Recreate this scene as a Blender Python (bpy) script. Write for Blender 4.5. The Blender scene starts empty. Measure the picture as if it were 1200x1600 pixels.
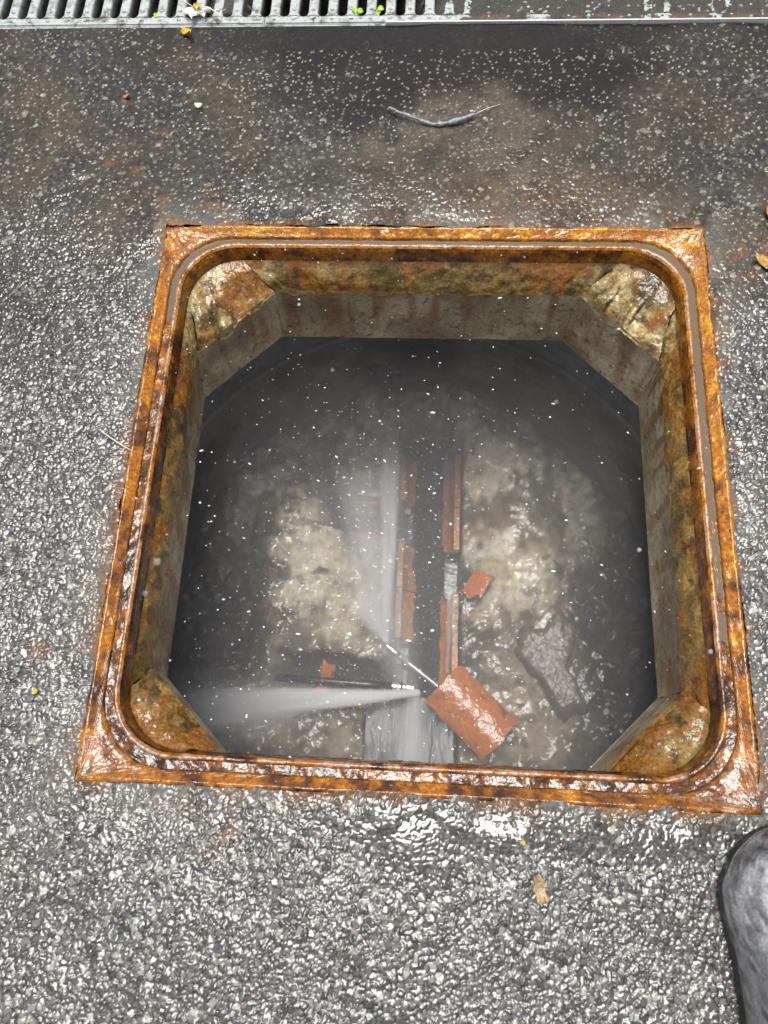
import bpy, math
import numpy as np
from mathutils import Vector, Matrix

SC = bpy.context.scene
COL = SC.collection
RNG = np.random.default_rng(7)

# ------------------------------------------------------------------ camera
cd = bpy.data.cameras.new('camera')
cam = bpy.data.objects.new('camera', cd); COL.objects.link(cam)
cam.location = (0.01428, 0.02688, 0.95202)
cam.rotation_mode = 'XYZ'
cam.rotation_euler = tuple(math.radians(a) for a in (18.78496, 2.75575, 2.70522))
cd.sensor_fit = 'HORIZONTAL'; cd.sensor_width = 36.0; cd.lens = 36.0
cd.clip_start = 0.02; cd.clip_end = 3000.0
cd.dof.use_dof = True; cd.dof.focus_distance = 1.10; cd.dof.aperture_fstop = 6.5
SC.camera = cam

# ------------------------------------------------------------------ sky, sun, exposure
SUN_EL, SUN_AZ = math.radians(81), math.radians(-15)       # bright overcast, light from high up
wd = bpy.data.worlds.new('World'); SC.world = wd; wd.use_nodes = True
nt = wd.node_tree; nt.nodes.clear()
sky = nt.nodes.new('ShaderNodeTexSky'); sky.sky_type = 'NISHITA'; sky.sun_disc = False
sky.sun_elevation = SUN_EL; sky.sun_rotation = SUN_AZ
sky.air_density = 1.0; sky.dust_density = 4.0; sky.ozone_density = 1.0
hs = nt.nodes.new('ShaderNodeHueSaturation'); hs.inputs['Saturation'].default_value = 0.28
bg = nt.nodes.new('ShaderNodeBackground'); bg.inputs['Strength'].default_value = 0.065
wo = nt.nodes.new('ShaderNodeOutputWorld')
nt.links.new(sky.outputs[0], hs.inputs['Color']); nt.links.new(hs.outputs[0], bg.inputs[0]); nt.links.new(bg.outputs[0], wo.inputs[0])
sl = bpy.data.lights.new('sun', 'SUN'); sl.energy = 1.5; sl.angle = math.radians(26); sl.color = (1.0, 0.97, 0.93)
sun = bpy.data.objects.new('sun', sl); COL.objects.link(sun)
sd = Vector((math.cos(SUN_EL)*math.sin(SUN_AZ), math.cos(SUN_EL)*math.cos(SUN_AZ), math.sin(SUN_EL)))
sun.rotation_euler = sd.to_track_quat('Z', 'Y').to_euler()
sun.location = (0, 0, 5)
SC.view_settings.view_transform = 'Standard'; SC.view_settings.look = 'None'
SC.view_settings.gamma = 1.0; SC.view_settings.use_curve_mapping = False
SC.view_settings.exposure = 1.17
SC.cycles.volume_bounces = 3

# ------------------------------------------------------------------ numpy noise
def hsh(*k):
    h = np.zeros(np.broadcast(*k).shape, np.uint32)
    for i, a in enumerate(k):
        h = h ^ (np.asarray(a).astype(np.int64).astype(np.uint32) * np.uint32([2654435761, 2246822519, 3266489917, 668265263][i % 4]))
        h ^= h >> np.uint32(15); h = h * np.uint32(2246822519); h ^= h >> np.uint32(13)
        h = h * np.uint32(3266489917); h ^= h >> np.uint32(16)
    return h.astype(np.float64) / 4294967295.0
def vn(p, scale, seed=0):                                   # value noise 0..1, p (...,3)
    p = np.asarray(p)
    if p.ndim == 3 and p.shape[0]*p.shape[1] > 20000 and not p[::7, ::7, 2].any():      # flat sheet: two-dimensional noise
        q = p[..., :2]*scale + 100.0
        i = np.floor(q).astype(np.int64); f = q-i; f = f*f*(3-2*f); fx, fy = f[..., 0], f[..., 1]
        ix0, iy0 = i[..., 0].min(), i[..., 1].min(); nx, ny = i[..., 0].max()-ix0+2, i[..., 1].max()-iy0+2
        tab = np.random.default_rng(abs(int(seed))*7919+13).random((nx, ny)); a, b = i[..., 0]-ix0, i[..., 1]-iy0
        return (tab[a, b]*(1-fx)+tab[a+1, b]*fx)*(1-fy)+(tab[a, b+1]*(1-fx)+tab[a+1, b+1]*fx)*fy
    q = p * scale + 100.0
    i = np.floor(q).astype(np.int64); f = q - i; f = f*f*(3-2*f); r = 0
    for dx in (0, 1):
        for dy in (0, 1):
            for dz in (0, 1):
                w = (f[..., 0] if dx else 1-f[..., 0])*(f[..., 1] if dy else 1-f[..., 1])*(f[..., 2] if dz else 1-f[..., 2])
                r = r + w*hsh(i[..., 0]+dx, i[..., 1]+dy, i[..., 2]+dz, np.int64(seed))
    return r
def fbm(p, scale, oct=4, seed=0, gain=.5):
    a, s, n = 1., 0., 0.
    for o in range(oct):
        s = s + a*vn(p, scale*2.03**o, seed+o*17); n += a; a *= gain
    return s/n
def sst(a, b, x):
    t = np.clip((np.asarray(x, float)-a)/(b-a), 0, 1); return t*t*(3-2*t)
def cells(X, Y, s, seed, jit=.85):                          # angular Voronoi pebbles: F1, F2, random ids of the nearest cell
    gx, gy = np.floor(X/s).astype(np.int64), np.floor(Y/s).astype(np.int64)
    f1 = np.full(X.shape, 9.); f2 = np.full(X.shape, 9.); tl = np.zeros(X.shape); idx = np.zeros(X.shape); idy = np.zeros(X.shape); id3 = np.zeros(X.shape)
    for dx in (-1, 0, 1):
        for dy in (-1, 0, 1):
            cx, cy = gx+dx, gy+dy
            r1, r2, r3 = hsh(cx, cy, np.int64(seed)), hsh(cx, cy, np.int64(seed+1)), hsh(cx, cy, np.int64(seed+2))
            vx = X/s - (cx+.5+(r1-.5)*jit); vy = Y/s - (cy+.5+(r2-.5)*jit)
            a = r3*6.283; ca, sa = np.cos(a), np.sin(a); k = .75+.6*hsh(cx, cy, np.int64(seed+3))
            u, v = (vx*ca+vy*sa)*k, (-vx*sa+vy*ca)/k
            d = .55*np.sqrt(u*u+v*v) + .45*np.maximum(np.abs(u+.3*v), np.abs(v-.2*u))
            m = d < f1
            f2 = np.where(m, f1, np.minimum(f2, d)); f1 = np.where(m, d, f1)
            ta = hsh(cx, cy, np.int64(seed+9))*6.283; tl = np.where(m, vx*np.cos(ta)+vy*np.sin(ta), tl)
            idx = np.where(m, hsh(cx, cy, np.int64(seed+5)), idx); idy = np.where(m, hsh(cx, cy, np.int64(seed+6)), idy); id3 = np.where(m, hsh(cx, cy, np.int64(seed+7)), id3)
    return f1, f2, idx, idy, id3, tl
def C3(*c): return np.array(c, float)
def lerp(a, b, t): t = np.asarray(t)[..., None]; return a*(1-t)+b*t

# ------------------------------------------------------------------ mesh helpers
def mesh_np(name, V, F, col=None, wet=None, smooth=True):
    me = bpy.data.meshes.new(name); V = np.asarray(V, np.float32).reshape(-1, 3); F = np.asarray(F, np.int32)
    k = F.shape[1]
    me.vertices.add(len(V)); me.vertices.foreach_set('co', V.ravel())
    me.loops.add(F.size); me.loops.foreach_set('vertex_index', F.ravel())
    me.polygons.add(len(F)); me.polygons.foreach_set('loop_start', np.arange(0, F.size, k, dtype=np.int32))
    me.update(calc_edges=True)
    me.polygons.foreach_set('use_smooth', np.full(len(F), smooth))
    if col is not None:
        c = np.ones((len(V), 4), np.float32); c[:, :3] = np.clip(np.asarray(col).reshape(-1, 3), 0, 1)
        me.attributes.new('col', 'FLOAT_COLOR', 'POINT').data.foreach_set('color', c.ravel())
    if wet is not None:
        me.attributes.new('wet', 'FLOAT', 'POINT').data.foreach_set('value', np.asarray(wet, np.float32).ravel())
    me.validate(); me.update()
    return me
def grid_faces(n, m, wrap_n=False, wrap_m=False):
    i = np.arange(n if wrap_n else n-1); j = np.arange(m if wrap_m else m-1)
    I, J = np.meshgrid(i, j, indexing='ij'); I2, J2 = (I+1) % n, (J+1) % m
    return np.stack([I*m+J, I2*m+J, I2*m+J2, I*m+J2], -1).reshape(-1, 4)
def obj(name, me, mat, parent=None):
    o = bpy.data.objects.new(name, me); COL.objects.link(o)
    if mat is not None and me is not None and len(me.materials) == 0: me.materials.append(mat)
    if parent is not None: o.parent = parent
    return o
def thing(name, label, cat, loc=(0, 0, 0), rot=(0, 0, 0), group=None):
    o = bpy.data.objects.new(name, None); COL.objects.link(o); o.empty_display_size = .05
    o.location = loc; o.rotation_euler = rot
    return tag(o, label, cat, group)
def tag(o, label=None, cat=None, group=None, kind=None):
    if label: o['label'] = label
    if cat: o['category'] = cat
    if group: o['group'] = group
    if kind: o['kind'] = kind
    return o
def recalc(me):
    import bmesh
    bm = bmesh.new(); bm.from_mesh(me); bmesh.ops.recalc_face_normals(bm, faces=bm.faces); bm.to_mesh(me); bm.free(); return me
def tube(name, pts, rad, n=10, caps=True, smooth=True):     # tapered tube along points
    P = np.asarray(pts, float); R = np.broadcast_to(np.asarray(rad, float), (len(P),))
    T = np.gradient(P, axis=0); T /= np.linalg.norm(T, axis=1)[:, None]
    up = np.array([0, 0, 1.]) if abs(T[0, 2]) < .9 else np.array([1., 0, 0])
    V = []
    for p, t, r in zip(P, T, R):
        a = np.cross(up, t); a /= np.linalg.norm(a); b = np.cross(t, a)
        th = np.arange(n)/n*2*np.pi
        V.append(p + r*(np.cos(th)[:, None]*a + np.sin(th)[:, None]*b))
    V = np.array(V).reshape(-1, 3); F = [tuple(f) for f in grid_faces(len(P), n, wrap_m=True)]
    me = bpy.data.meshes.new(name)
    if caps: F += [tuple(range(n))[::-1], tuple(range((len(P)-1)*n, len(P)*n))]
    me.from_pydata([tuple(v) for v in V], [], F); recalc(me)
    for q in me.polygons: q.use_smooth = smooth and len(q.vertices) == 4
    return me
def poly_solid(name, loop, z0, z1):
    n = len(loop); V = [(x, y, z1) for x, y in loop]+[(x, y, z0) for x, y in loop]
    F = [tuple(range(n)), tuple(range(2*n-1, n-1, -1))]+[(i, i+n, (i+1) % n+n, (i+1) % n) for i in range(n)]
    me = bpy.data.meshes.new(name); me.from_pydata(V, [], F); return recalc(me)

# ------------------------------------------------------------------ materials
def mat_new(name):
    m = bpy.data.materials.new(name); m.use_nodes = True; t = m.node_tree; t.nodes.clear()
    o = t.nodes.new('ShaderNodeOutputMaterial'); b = t.nodes.new('ShaderNodeBsdfPrincipled'); t.links.new(b.outputs[0], o.inputs[0])
    return m, t, b, o
def N(t, typ, **kw):
    n = t.nodes.new(typ)
    for k, v in kw.items():
        if k in n.inputs.keys(): n.inputs[k].default_value = v
        else: setattr(n, k, v)
    return n
def vcol_mat(name, rough=(.15, .5), bumps=((300, .4, .001),), var=.5, vscale=250., spec=.5, coat=0.0, color=None, wet_attr=False, ior=1.58, metal=0., stain=None, srange=(.5, .62), sscale=30.):
    """colour from the mesh attribute (or a constant), fine mottling, roughness by noise, fine relief"""
    m, t, b, o = mat_new(name); L = t.links.new
    geo = N(t, 'ShaderNodeNewGeometry'); pos = geo.outputs['Position']
    if color is None:
        at = N(t, 'ShaderNodeAttribute', attribute_name='col'); c = at.outputs['Color']
    else:
        rg = N(t, 'ShaderNodeRGB'); rg.outputs[0].default_value = (*color, 1); c = rg.outputs[0]
    nz = N(t, 'ShaderNodeTexNoise', Scale=vscale, Detail=4., Roughness=.65); L(pos, nz.inputs['Vector'])
    mr = N(t, 'ShaderNodeMapRange'); L(nz.outputs['Fac'], mr.inputs['Value'])
    mr.inputs['From Min'].default_value = .3; mr.inputs['From Max'].default_value = .7
    mr.inputs['To Min'].default_value = 1-var; mr.inputs['To Max'].default_value = 1+var
    mx = N(t, 'ShaderNodeVectorMath', operation='SCALE'); L(c, mx.inputs[0]); L(mr.outputs[0], mx.inputs['Scale'])
    if stain is None: L(mx.outputs[0], b.inputs['Base Color'])
    else:
        sn = N(t, 'ShaderNodeTexNoise', Scale=sscale, Detail=6., Roughness=.68, Distortion=.6); L(pos, sn.inputs['Vector'])
        sm = N(t, 'ShaderNodeMapRange'); L(sn.outputs['Fac'], sm.inputs['Value']); sm.inputs['From Min'].default_value = srange[0]; sm.inputs['From Max'].default_value = srange[1]
        sx = N(t, 'ShaderNodeMix', data_type='RGBA'); L(sm.outputs[0], sx.inputs[0]); L(mx.outputs[0], sx.inputs[6]); sx.inputs[7].default_value = (*stain, 1); L(sx.outputs[2], b.inputs['Base Color'])
    n2 = N(t, 'ShaderNodeTexNoise', Scale=vscale*.35, Detail=3.); L(pos, n2.inputs['Vector'])
    r2 = N(t, 'ShaderNodeMapRange'); L(n2.outputs['Fac'], r2.inputs['Value'])
    r2.inputs['From Min'].default_value = .35; r2.inputs['From Max'].default_value = .65
    r2.inputs['To Min'].default_value = rough[0]; r2.inputs['To Max'].default_value = rough[1]
    if wet_attr:
        wa = N(t, 'ShaderNodeAttribute', attribute_name='wet')
        mm = N(t, 'ShaderNodeMix', data_type='FLOAT'); L(wa.outputs['Fac'], mm.inputs[0]); L(r2.outputs[0], mm.inputs[2]); mm.inputs[3].default_value = .04
        L(mm.outputs[0], b.inputs['Roughness'])
    else:
        L(r2.outputs[0], b.inputs['Roughness'])
    b.inputs['IOR'].default_value = ior; b.inputs['Metallic'].default_value = metal
    b.inputs['Specular IOR Level'].default_value = spec
    b.inputs['Coat Weight'].default_value = coat; b.inputs['Coat Roughness'].default_value = .05; b.inputs['Coat IOR'].default_value = 1.33
    prev = None
    for sc, st, di in bumps:
        tx = N(t, 'ShaderNodeTexNoise', Scale=sc, Detail=3., Roughness=.6); L(pos, tx.inputs['Vector'])
        bp = N(t, 'ShaderNodeBump', Strength=st, Distance=di)
        L(tx.outputs['Fac'], bp.inputs['Height'])
        if wet_attr:
            inv = N(t, 'ShaderNodeMath', operation='MULTIPLY_ADD'); L(wa.outputs['Fac'], inv.inputs[0]); inv.inputs[1].default_value = -st; inv.inputs[2].default_value = st
            L(inv.outputs[0], bp.inputs['Strength'])
        if prev: L(prev.outputs[0], bp.inputs['Normal'])
        prev = bp
    if prev:
        L(prev.outputs[0], b.inputs['Normal'])
    return m
M = {}
M['asphalt'] = vcol_mat('wet_asphalt', (.07, .20), ((260, .20, .0015),), .40, 500, wet_attr=True, ior=1.54)
def far_mat():
    m = vcol_mat('plain_asphalt', (.10, .30), ((240, .8, .0035),), .5, 420, color=(.06, .06, .06)); t = m.node_tree; L = t.links.new
    b = next(n for n in t.nodes if n.type == 'BSDF_PRINCIPLED'); geo = next(n for n in t.nodes if n.type == 'NEW_GEOMETRY')
    vo = N(t, 'ShaderNodeTexVoronoi', Scale=155.); L(geo.outputs['Position'], vo.inputs['Vector'])
    sp = N(t, 'ShaderNodeSeparateColor'); L(vo.outputs['Color'], sp.inputs[0]); pw = N(t, 'ShaderNodeMath', operation='POWER'); L(sp.outputs[0], pw.inputs[0]); pw.inputs[1].default_value = 3.
    mr = N(t, 'ShaderNodeMapRange'); L(pw.outputs[0], mr.inputs['Value']); mr.inputs['To Min'].default_value = .05; mr.inputs['To Max'].default_value = .27
    cc = N(t, 'ShaderNodeCombineColor')
    for i in range(3): L(mr.outputs[0], cc.inputs[i])
    L(cc.outputs[0], b.inputs['Base Color'])
    bp = N(t, 'ShaderNodeBump', Strength=.9, Distance=.003, invert=True); L(vo.outputs['Distance'], bp.inputs['Height'])
    old = b.inputs['Normal'].links[0].from_socket; L(old, bp.inputs['Normal']); L(bp.outputs[0], b.inputs['Normal'])
    return m
M['far'] = far_mat()
M['rust'] = vcol_mat('wet_rust', (.03, .13), ((120, .40, .0035), (300, .25, .0012)), .60, 260)
M['concrete'] = vcol_mat('old_concrete', (.25, .6), ((140, .4, .0025), (400, .4, .0010)), .38, 200)
M['mortar'] = vcol_mat('crumbled_mortar', (.04, .18), ((110, .5, .005), (300, .35, .0014)), .55, 240)
M['bench'] = vcol_mat('wet_benching', (.03, .12), ((55, .40, .007), (170, .30, .0020)), .32, 55)
M['wall'] = vcol_mat('chamber_concrete', (.25, .5), ((60, .3, .004),), .25, 40)
M['clay'] = vcol_mat('terracotta', (.06, .28), ((55, .45, .010), (240, .35, .0025)), .28, 90, color=(.52, .175, .036), stain=(.15, .105, .07), srange=(.47, .64), sscale=34)
M['shard'] = vcol_mat('wet_terracotta', (.03, .14), ((42, .5, .009), (170, .25, .002)), .22, 90, color=(.47, .145, .032), stain=(.12, .05, .022), srange=(.54, .70), sscale=30)
M['galv'] = vcol_mat('galvanised_grate', (.28, .5), ((500, .3, .0008),), .16, 160, color=(.40, .43, .42), stain=(.07, .065, .05), srange=(.50, .66), sscale=55)
M['silt'] = vcol_mat('dark_silt', (.25, .7), ((400, .8, .003), (1200, .6, .001)), .6, 500)
M['edge'] = vcol_mat('edge_steel', (.15, .3), ((300, .2, .0005),), .15, 200, color=(.72, .72, .70))
M['steel'] = vcol_mat('bright_steel', (.12, .25), ((600, .1, .0004),), .1, 200, color=(.75, .75, .74), metal=1.)
M['rubber'] = vcol_mat('black_rubber', (.15, .3), ((900, .2, .0005),), .2, 300, color=(.012, .012, .013))
M['boot'] = vcol_mat('wet_boot_leather', (.22, .42), ((260, .5, .0018), (700, .35, .0006)), .45, 330)
M['sole'] = vcol_mat('boot_sole_rubber', (.4, .6), ((300, .4, .001),), .3, 300, color=(.02, .02, .021))
M['lace'] = vcol_mat('boot_lace', (.5, .7), ((900, .5, .001),), .3, 700, color=(.10, .12, .15))
M['leaf'] = vcol_mat('dry_leaf', (.25, .5), ((200, .5, .002),), .45, 260, color=(.42, .24, .05))
M['leafb'] = vcol_mat('brown_leaf', (.12, .4), ((200, .6, .003),), .5, 260, color=(.42, .28, .09), stain=(.20, .125, .085), srange=(.38, .54), sscale=95)
M['yellow'] = vcol_mat('yellow_petal', (.3, .5), ((200, .4, .001),), .3, 300, color=(.62, .36, .02))
M['orange'] = vcol_mat('orange_petal', (.3, .5), ((200, .4, .001),), .3, 300, color=(.45, .19, .02))
M['white'] = vcol_mat('white_petal', (.35, .6), ((200, .3, .001),), .12, 200, color=(.78, .78, .74))
M['straw'] = vcol_mat('pale_straw', (.35, .6), ((300, .3, .001),), .15, 300, color=(.70, .66, .52))
M['weed'] = vcol_mat('lime_leaf', (.3, .5), ((200, .3, .001),), .25, 300, color=(.34, .50, .03))
M['strip'] = vcol_mat('grey_wet_bark', (.04, .15), ((230, .6, .003),), .5, 300, color=(.27, .285, .31), stain=(.05, .045, .04), srange=(.52, .64), sscale=120)
M['drop'] = vcol_mat('spray_drop', (.1, .2), (), .02, 100, color=(.92, .93, .94))

def water_mat(name, color, rough=.03, bump=(60, .2, .004), alpha=1., foam=0., streak=1.):
    m, t, b, o = mat_new(name); L = t.links.new
    geo = N(t, 'ShaderNodeNewGeometry'); pos = geo.outputs['Position']
    b.inputs['Base Color'].default_value = (*color, 1); b.inputs['Roughness'].default_value = rough; b.inputs['IOR'].default_value = 1.33
    if streak != 1.:
        mp = N(t, 'ShaderNodeMapping'); L(pos, mp.inputs['Vector']); mp.inputs['Scale'].default_value = (1, streak, 1); pos = mp.outputs[0]
    if foam > 0:
        nz = N(t, 'ShaderNodeTexNoise', Scale=130., Detail=5., Roughness=.7); L(pos, nz.inputs['Vector'])
        cr = N(t, 'ShaderNodeMapRange'); L(nz.outputs['Fac'], cr.inputs['Value']); cr.inputs['From Min'].default_value = .62-.12*foam; cr.inputs['From Max'].default_value = .78
        mx = N(t, 'ShaderNodeMix', data_type='RGBA'); L(cr.outputs[0], mx.inputs[0]); mx.inputs[6].default_value = (*color, 1); mx.inputs[7].default_value = (.6, .6, .6, 1)
        L(mx.outputs[2], b.inputs['Base Color'])
    tx = N(t, 'ShaderNodeTexNoise', Scale=bump[0], Detail=3., Distortion=.8); L(pos, tx.inputs['Vector'])
    bp = N(t, 'ShaderNodeBump', Strength=bump[1], Distance=bump[2]); L(tx.outputs['Fac'], bp.inputs['Height']); L(bp.outputs[0], b.inputs['Normal'])
    b.inputs['Alpha'].default_value = alpha
    return m
M['gwater'] = water_mat('groove_water', (.15, .115, .08), .04, (90, .35, .003))
M['cwater'] = water_mat('channel_water', (.016, .018, .020), .05, (110, .8, .012), foam=.12)
M['fwater'] = water_mat('turbid_water', (.085, .085, .086), .22, (60, .40, .006), foam=.15, streak=.22)
M['puddle'] = water_mat('rippled_film', (.12, .10, .075), .03, (70, .50, .005))

# ================================================================== ASPHALT GROUND
NH = 580; S = .8/NH
kx0, kx1, ky0, ky1 = int(.44/S), int(.24/S), int(.34/S), int(.405/S)
gx = -.4 + np.arange(-kx0, NH+kx1+1)*S
gy = np.arange(-ky0, NH+ky1+1)*S
YG1 = gy[-1]
X, Y = np.meshgrid(gx, gy, indexing='ij')
P0 = np.stack([X, Y, 0*X], -1)
Xw, Yw = X + .0022*(vn(P0, 190, 1)-.5), Y + .0022*(vn(P0, 190, 2)-.5)
f1, f2, ia, ib, ic, ta = cells(Xw, Yw, .0068, 11)
g1, g2, ja, jb, jc, tb = cells(Xw, Yw, .0043, 51)
e1, e2, ka, kb, kc, _ = cells(Xw, Yw, .0105, 91)
macro = (fbm(P0, 7, 3, 3)-.5)*.010
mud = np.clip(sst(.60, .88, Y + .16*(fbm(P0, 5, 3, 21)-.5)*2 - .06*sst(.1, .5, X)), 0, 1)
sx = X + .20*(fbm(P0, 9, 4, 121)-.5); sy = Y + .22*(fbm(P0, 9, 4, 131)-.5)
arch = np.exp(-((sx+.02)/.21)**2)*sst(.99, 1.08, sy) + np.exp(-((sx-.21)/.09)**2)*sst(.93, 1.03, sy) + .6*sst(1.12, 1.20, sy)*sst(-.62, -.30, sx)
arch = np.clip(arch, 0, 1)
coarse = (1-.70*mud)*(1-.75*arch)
domeA = sst(.0, .20, f2-f1)*(.30+.70*ia) + .62*ta; domeB = sst(.0, .20, g2-g1)*(.30+.70*ja) + .62*tb
useA = sst(.38, .52, fbm(P0, 40, 2, 33))
hst = (.0023*domeA*useA + .0017*domeB*(1-useA))
hst = hst + .0009*(fbm(P0, 110, 2, 5)-.5)
h = macro + coarse*hst
# silted dip and water that stands between the stones
dist = np.maximum(np.maximum(np.abs(X)-.4, -Y), Y-.8)         # distance outside the frame
edge_w = np.exp(-np.clip(dist, 0, 1)/.035)
wl = np.full(X.shape, -.02)
front = np.exp(-((Y+.035)/.035)**2)*sst(-.33, .0, X+.25*(fbm(P0, 9, 2, 61)-.5))
pool2 = np.exp(-((X+.02+.05*np.sin(Y*14))/.055)**2)*sst(.02, -.06, Y)*sst(-.42, -.2, Y)
wl = macro - .0002 + .0022*front + .0014*pool2 - .0016*(1-np.clip(front+pool2, 0, 1)) + .0016*(fbm(P0, 26, 2, 71)-.5)
back = sst(.80, 1.0, Y)*sst(.52, .66, fbm(P0, 4.5, 3, 81) + .20*np.exp(-((X-.08)/.22)**2)*sst(.9, 1.05, Y))
wl = wl + .0004*back
w = sst(0, .0005, wl-h)
h = np.where(h < wl, wl + .25*(h-wl), h)
# fillets of dirt against the frame
h = h - .004*edge_w*(1-sst(.3, .6, fbm(P0, 20, 2, 91))) + .001
# ---- colours: each chipping its own tone; dark binder in the gaps deepened as painted shade
gap = sst(.02, .22, f2-f1); gapb = sst(.02, .25, g2-g1)
tone = np.where(useA > .5, ia, ja); t2 = np.where(useA > .5, ib, jb); t3 = np.where(useA > .5, ic, jc); gg = np.where(useA > .5, gap, gapb)
near = sst(.75, .0, Y)
base = .034 + .046*t2 + near*(.018+.040*t2)
pale = (t3 > .91)*(1-.55*mud); mid = ((t3 > .60) & (t3 <= .91))*1.
chip_small = (jc > .85)*sst(.30+.24*ja, .20+.18*ja, g1)*sst(.3, .8, mud+.12)
lum = base + mid*(.02+.07*t2) + pale*(.08+.20*t2)
lum = lum*(1-.52*mud*(1-pale*.4))
tint = lerp(C3(.98, 1.0, 1.0), C3(1.08, 1.0, .86), np.clip(tone*.9+.35*mud, 0, 1))
colr = lum[..., None]*tint
colr = lerp(C3(.010, .010, .010)+0*colr, colr, .12+.88*gg)
mud_refl = lerp(C3(.068, .050, .031), C3(.026, .019, .011), sst(.35, .65, fbm(P0, 6, 3, 101)))  # brown mud, deepened to paint the dark reflections on the far asphalt
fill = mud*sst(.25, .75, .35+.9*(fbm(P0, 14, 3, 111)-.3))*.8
colr = lerp(colr, mud_refl*(.55+.9*tone[..., None]), fill)
colr = lerp(colr, C3(.34, .33, .27)*(.35+.95*jb[..., None]), np.clip(chip_small, 0, 1)*.9)
big = (kc > .965)*sst(.42, .30, e1)*(1-.5*mud)
colr = lerp(colr, C3(.40, .40, .35)*(.5+.8*kb[..., None]), big*.85)
# dark brown silt near the drain, ragged edge, with dark reflections painted in
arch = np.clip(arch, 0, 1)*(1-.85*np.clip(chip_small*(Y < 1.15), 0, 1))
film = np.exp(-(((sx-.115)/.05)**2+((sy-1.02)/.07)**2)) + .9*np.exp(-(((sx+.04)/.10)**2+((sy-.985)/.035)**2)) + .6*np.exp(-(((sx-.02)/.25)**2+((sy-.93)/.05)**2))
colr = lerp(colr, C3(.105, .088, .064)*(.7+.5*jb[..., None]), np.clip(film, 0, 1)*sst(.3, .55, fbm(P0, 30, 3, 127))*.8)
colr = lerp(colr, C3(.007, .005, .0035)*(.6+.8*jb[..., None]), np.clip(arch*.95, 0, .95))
# pale silt crust along the frame and rust bleeding out of it
crust = edge_w*sst(.40, .60, fbm(P0, 16, 3, 141))*(1-front)
colr = lerp(colr, C3(.20, .19, .165)*(.6+.6*fbm(P0, 200, 2, 7)[..., None]), crust*.65)
rustm = np.exp(-np.clip(dist, 0, 1)/.010)*sst(.42, .6, fbm(P0, 24, 3, 151))*.8
rustm = rustm + .22*np.exp(-((X-.14)/.16)**2)*np.exp(-((Y-.85)/.05)**2)
spots = np.zeros(X.shape)
for (px, py, r) in ((-.495, 1.053, .012), (-.43, .97, .016), (-.508, .914, .010), (-.462, .906, .009), (-.33, .845, .02), (-.42, .85, .02), (.47, .75, .035), (.5, .83, .02), (-.47, .16, .02), (-.22, -.05, .02)):
    spots = np.maximum(spots, np.exp(-((X-px)**2+(Y-py)**2)/r**2))
rustm = rustm + spots*.55*sst(.35, .6, fbm(P0, 60, 2, 161))
colr = lerp(colr, C3(.20, .085, .022)*(.5+tone[..., None]), np.clip(rustm, 0, .85))
colr = colr*(1-.35*w[..., None])
lap = .0042*sst(.42, .72, fbm(P0, 34, 4, 171))*np.exp(-np.clip(dist, 0, 1)/.006)
h = h + .30*lap + .0012*np.exp(-np.clip(dist, 0, 1)/.004)
dx_, dy_ = np.where(np.abs(X) > .4-1e-6, np.sign(X), 0)*((Y > -.012) & (Y < .812)), np.where(Y < 1e-6, -1., np.where(Y > .8-1e-6, 1., 0))*(np.abs(X) < .412)
V = np.stack([X-dx_*lap, Y-dy_*lap, h], -1)
nx_, ny_ = X.shape
F = grid_faces(nx_, ny_)
fi, fj = F[:, 0]//ny_, F[:, 0] % ny_
inhole = (fi >= kx0) & (fi < kx0+NH) & (fj >= ky0) & (fj < ky0+NH)
F = F[~inhole]
used = np.zeros(nx_*ny_, bool); used[F.ravel()] = True
remap = np.cumsum(used)-1
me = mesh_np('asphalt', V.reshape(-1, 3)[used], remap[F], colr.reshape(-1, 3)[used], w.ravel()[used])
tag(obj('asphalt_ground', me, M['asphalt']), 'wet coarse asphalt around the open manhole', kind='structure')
del V, F
# plain asphalt beyond, as one sheet with a gap for the detailed patch and drain
x0, x1, y0, y1 = gx[0], gx[-1], gy[0], 1.385
xs, ys = [-600, x0, x1, 600], [-600, y0, YG1+.0, y1, 600]
VV = [(a, b_, -.001) for a in xs for b_ in ys]
FF = []
for i in range(3):
    for j in range(4):
        if i == 1 and j in (1, 2): continue
        FF.append((i*5+j, (i+1)*5+j, (i+1)*5+j+1, i*5+j+1))
me = bpy.data.meshes.new('ground'); me.from_pydata(VV, [], FF)
tag(obj('ground', me, M['far']), 'plain asphalt yard reaching away on all sides', kind='structure')

# ================================================================== MANHOLE FRAME
CX, CY, HW = 0., .4, .4
def rr_loop(u, r, n_s, n_a):
    """rounded square inset by u with corner radius r; starts at the middle of the near side, runs anticlockwise"""
    a = HW-u; r = max(r, 1e-4); pts = []
    cs = [(a-r, -(a-r), -90), (a-r, a-r, 0), (-(a-r), a-r, 90), (-(a-r), -(a-r), 180)]
    st = [(-(a-r), -a), (a, -(a-r)), (a-r, a), (-a, a-r)]
    en = [(a-r, -a), (a, a-r), (-(a-r), a), (-a, -(a-r))]
    for k in range(4):
        s, e = np.array(st[k]), np.array(en[k])
        for t in np.arange(n_s)/n_s: pts.append(s+(e-s)*t)
        for t in np.arange(n_a)/n_a:
            th = math.radians(cs[k][2]+90*t); pts.append(np.array([cs[k][0]+r*math.cos(th), cs[k][1]+r*math.sin(th)]))
    return np.array(pts)+[CX, CY]
NS, NA = 320, 70
def prof_dense(keys, step=.0016):
    out = [keys[0]]
    for a, b_ in zip(keys[:-1], keys[1:]):
        d = math.hypot(b_[0]-a[0], b_[1]-a[1]); n = max(1, int(round(d/step)))
        out += [tuple(a[q]+(b_[q]-a[q])*k/n for q in range(len(a))) for k in range(1, n+1)]
    return out
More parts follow.
